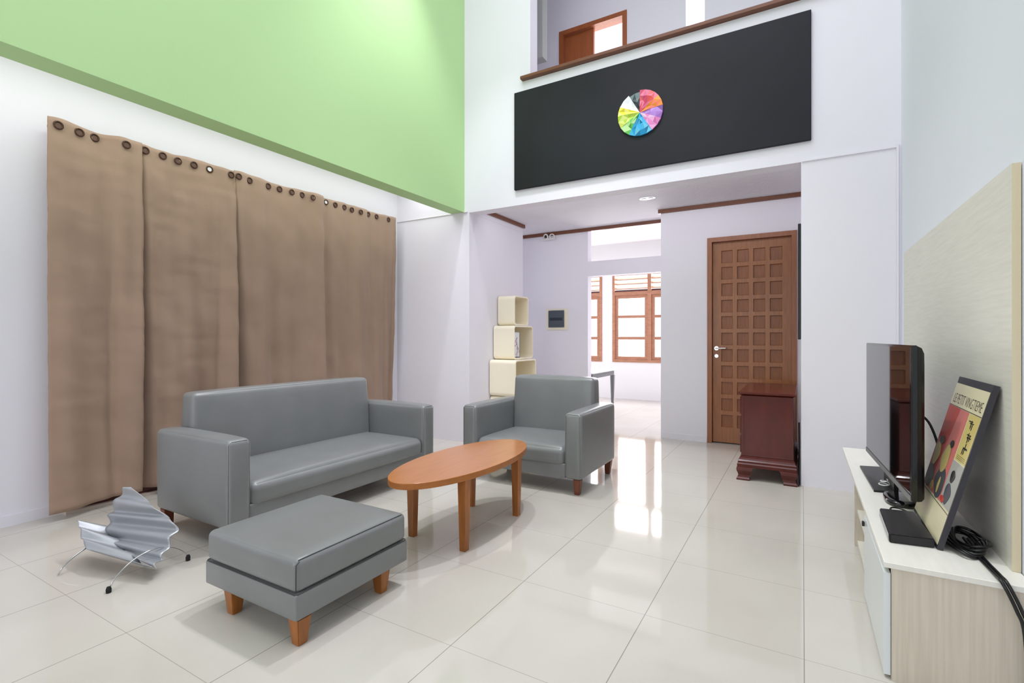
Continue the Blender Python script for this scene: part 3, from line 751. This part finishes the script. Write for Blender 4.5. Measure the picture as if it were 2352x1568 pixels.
# framed poster leaning on the panel (plain generic picture under its printed title)
t = thing('poster', 'dark-framed poster leaning between the console top and the pale panel', 'poster', (.44, 2.64, .417))
pw, ph, pth = .476, .636, .018; tilt = math.asin(.158/ph)
BR = Vector((.434, 2.407, .4225)); eY = Vector((.010, 1, 0)).normalized(); uZ = Vector((math.sin(tilt), 0, math.cos(tilt))); nF = Vector((-math.cos(tilt), 0, math.sin(tilt)))
def pp(u, v, d=0): return BR+eY*(pw*(1-u))+uZ*(ph*v)+nF*d     # u: 0 far edge .. 1 near edge
def pquad(bm, P, d0, d1, mi=0):
    a = [bm.verts.new(pp(u, v, d0)) for u, v in P]; b = [bm.verts.new(pp(u, v, d1)) for u, v in P]; n_ = len(P)
    bm.faces.new(a[::-1]).material_index = mi; bm.faces.new(b).material_index = mi
    for k in range(n_): bm.faces.new((a[k], a[(k+1) % n_], b[(k+1) % n_], b[k])).material_index = mi
bm = bmesh.new(); pquad(bm, [(0, 0), (1, 0), (1, 1), (0, 1)], -pth, 0); part('frame', bm, mat('dark grey frame', (50, 48, 56), .45), t)
order = ['cream', 'red', 'pink', 'yellow', 'slate', 'grey', 'ink']; PM = [M_poster[k] for k in order]
bm = bmesh.new(); pquad(bm, [(.0, .02), (.985, .02), (.985, .955), (.0, .955)], .0003, .0010, 0)
pquad(bm, [(.0, .225), (.66, .225), (.66, .80), (.0, .80)], .0011, .0016, 1)
pquad(bm, [(.22, .225), (.66, .225), (.66, .80), (.40, .80)], .0017, .0020, 2)
pquad(bm, [(.66, .225), (.985, .225), (.985, .50), (.66, .50)], .0011, .0016, 5)
pquad(bm, [(.685, .51), (.985, .51), (.985, .80), (.685, .80)], .0011, .0016, 3)
for v0 in (.205, .803): pquad(bm, [(0, v0), (.985, v0), (.985, v0+.004), (0, v0+.004)], .0011, .0018, 6)
for v0 in (.52, .53, .54): pquad(bm, [(.72, v0), (.95, v0), (.95, v0+.002), (.72, v0+.002)], .0017, .0020, 6)
def blob(cu, cv, ru, rv, mi, d, n_=20, wob=.12):
    pquad(bm, [(max(0.002, min(.98, cu+ru*(1+wob*math.sin(3*a+cu*9))*math.cos(a))), cv+rv*(1+wob*math.cos(2*a+cv*7))*math.sin(a)) for a in [2*PI*k/n_ for k in range(n_)]], d, d+.0004, mi)
blob(.13, .30, .13, .075, 4, .0021); blob(.50, .32, .16, .095, 4, .0021); blob(.80, .30, .09, .06, 4, .0021)
blob(.13, .46, .10, .075, 3, .0026); blob(.44, .47, .11, .085, 3, .0026); blob(.80, .41, .06, .035, 6, .0026); blob(.30, .26, .05, .03, 3, .0026); blob(.50, .30, .03, .05, 3, .0030)
blob(.17, .56, .08, .028, 6, .0026, wob=.05); blob(.50, .575, .06, .025, 6, .0026, wob=.05); blob(.72, .25, .06, .02, 1, .0026)
random.seed(3)
for k, vc in enumerate((.745, .665, .595)):      # three upright brushed characters down the yellow strip
    for q in range(5):
        du, dv = random.uniform(-.05, .05), random.uniform(-.02, .02); hz = q % 2
        a, b = (.055, .004) if hz else (.010, .022)
        pquad(bm, [(.83+du-a, vc+dv-b), (.83+du+a, vc+dv-b*.6), (.83+du+a, vc+dv+b), (.83+du-a, vc+dv+b*.6)], .0017, .0021, 6)
part('print', bm, PM, t)
# printed title as real letters
cu = bpy.data.curves.new('title', 'FONT'); cu.body = 'LE PETIT VINGTIEME'; cu.size = .062; cu.align_x = 'CENTER'; cu.extrude = 0; cu.offset = -.0008
tmp = bpy.data.objects.new('title_tmp', cu); C.objects.link(tmp); bpy.context.view_layer.update()
me = bpy.data.meshes.new_from_object(tmp); bpy.data.objects.remove(tmp); bpy.data.curves.remove(cu)
xs = [v.co.x for v in me.vertices]; wd = max(xs)-min(xs); ys_ = [v.co.y for v in me.vertices]; hh = max(ys_)-min(ys_); yb = min(ys_)
for v in me.vertices:
    u = .50+v.co.x/wd*.86; vv = .826+(v.co.y-yb)/hh*.062
    v.co = pp(u, vv, .0016)-t.location
me.materials.append(M_poster['ink']); to = bpy.data.objects.new('title', me); C.objects.link(to); to.parent = t; to['label'] = 'black printed title'

# small devices and cables on the console
tt = thing('media_box', 'flat black media box lying at the near end of the console, below the poster', 'media box', (.36, 2.54, .417))
bm = bmesh.new(); v = [(.297, 2.74), (.291, 2.40), (.43, 2.42), (.42, 2.76)]
lo = [bm.verts.new((x, y, .4175)) for x, y in v]; hi = [bm.verts.new((x, y, .452)) for x, y in v]; bm.faces.new(lo[::-1]); bm.faces.new(hi)
for k in range(4): bm.faces.new((lo[k], lo[(k+1) % 4], hi[(k+1) % 4], hi[k]))
bmesh.ops.bevel(bm, geom=bm.edges[:], offset=.003, segments=2, affect='EDGES'); part('case', bm, M_black, tt)
bm = bmesh.new(); v = [(.2962, 2.73), (.2905, 2.41)]
q = [bm.verts.new((x-.0012, y, z)) for x, y in v for z in (.421, .448)]; q2 = [bm.verts.new((x+.0008, y, z)) for x, y in v for z in (.421, .448)]
bm.faces.new((q[0], q[1], q[3], q[2])); bm.faces.new((q2[0], q2[1], q2[3], q2[2])); part('front_plate', bm, mat('brushed grey plastic', (150, 152, 154), .3, metal=.3), tt)
bm = bmesh.new(); n_ = 28; P0 = (.405, 3.02); rs = []
for s_, z in ((.9, .4175), (1, .423), (1, .434), (.93, .442), (.7, .445)):
    rs.append([bm.verts.new((P0[0]+.062*s_*math.copysign(abs(math.cos(a))**.7, math.cos(a)), P0[1]+.11*s_*math.copysign(abs(math.sin(a))**.7, math.sin(a)), z)) for a in [2*PI*k/n_ for k in range(n_)]])
for a, b in zip(rs, rs[1:]):
    for k in range(n_): bm.faces.new((a[k], a[(k+1) % n_], b[(k+1) % n_], b[k]))
bm.faces.new(rs[0]); bm.faces.new(rs[-1])
tag(obj('receiver', bm, M_blackg, smooth=True), 'glossy rounded black receiver in front of the television base', 'receiver')
pts = []
for k in range(40):
    a = k/39*4.2*PI; pts.append((.372+(.028-.0004*k)*math.cos(a), 3.235+(.045-.0006*k)*math.sin(a), .432+.0009*k))
tag(obj('white_cable', TB(pts, .003, 8), M_cablew, smooth=True), 'coiled white cable lying on the television base plate', 'cable')
tag(obj('television_cable', TB(smoothpts([(.447, 2.95, .87), (.502, 2.95, .82), (.535, 2.935, .71), (.550, 2.95, .60), (.545, 2.97, .50), (.53, 3.0, .4235)], 6), .005, 8), M_black, smooth=True), 'black cable arching down behind the television', 'cable')
bm = bmesh.new(); random.seed(11)
for k in range(5):
    c0 = Vector((.520+.008*k, 2.50, .428+.006*k)); P = []
    for q in range(13):
        a = 2*PI*q/12; P.append(c0+Vector((.046*math.cos(a)*(1+.1*random.random()), (.13-.008*k)*math.sin(a)*(1+.1*random.random()), .008*math.sin(2*a+k))))
    tube(bm, smoothpts(P, 4), .0055, 7)
tag(obj('cable_bundle', bm, M_black, smooth=True), 'tangled bundle of black cables behind the leaning poster', 'cable')
bm = bmesh.new()
for dx in (0, .013):
    tube(bm, smoothpts([(.535+dx, 2.53, .440), (.545+dx, 2.38, .424), (.552+dx, 2.24, .424), (.556+dx, 2.178, .420), (.586+dx, 2.168, .345), (.604+dx, 2.164, .27), (.613+dx, 2.158, .02)], 6), .0052, 8)
tag(obj('power_cable', bm, M_black, smooth=True), 'double black cable running over the near end of the console', 'cable')
bm = TB(smoothpts([(.425, 2.80, .421), (.395, 2.86, .426), (.355, 2.86, .428), (.345, 2.80, .424), (.365, 2.765, .430), (.385, 2.757, .436)], 6), .004, 8)
tag(obj('short_cable', bm, M_black, smooth=True), 'short looped black lead at the back of the media box', 'cable')
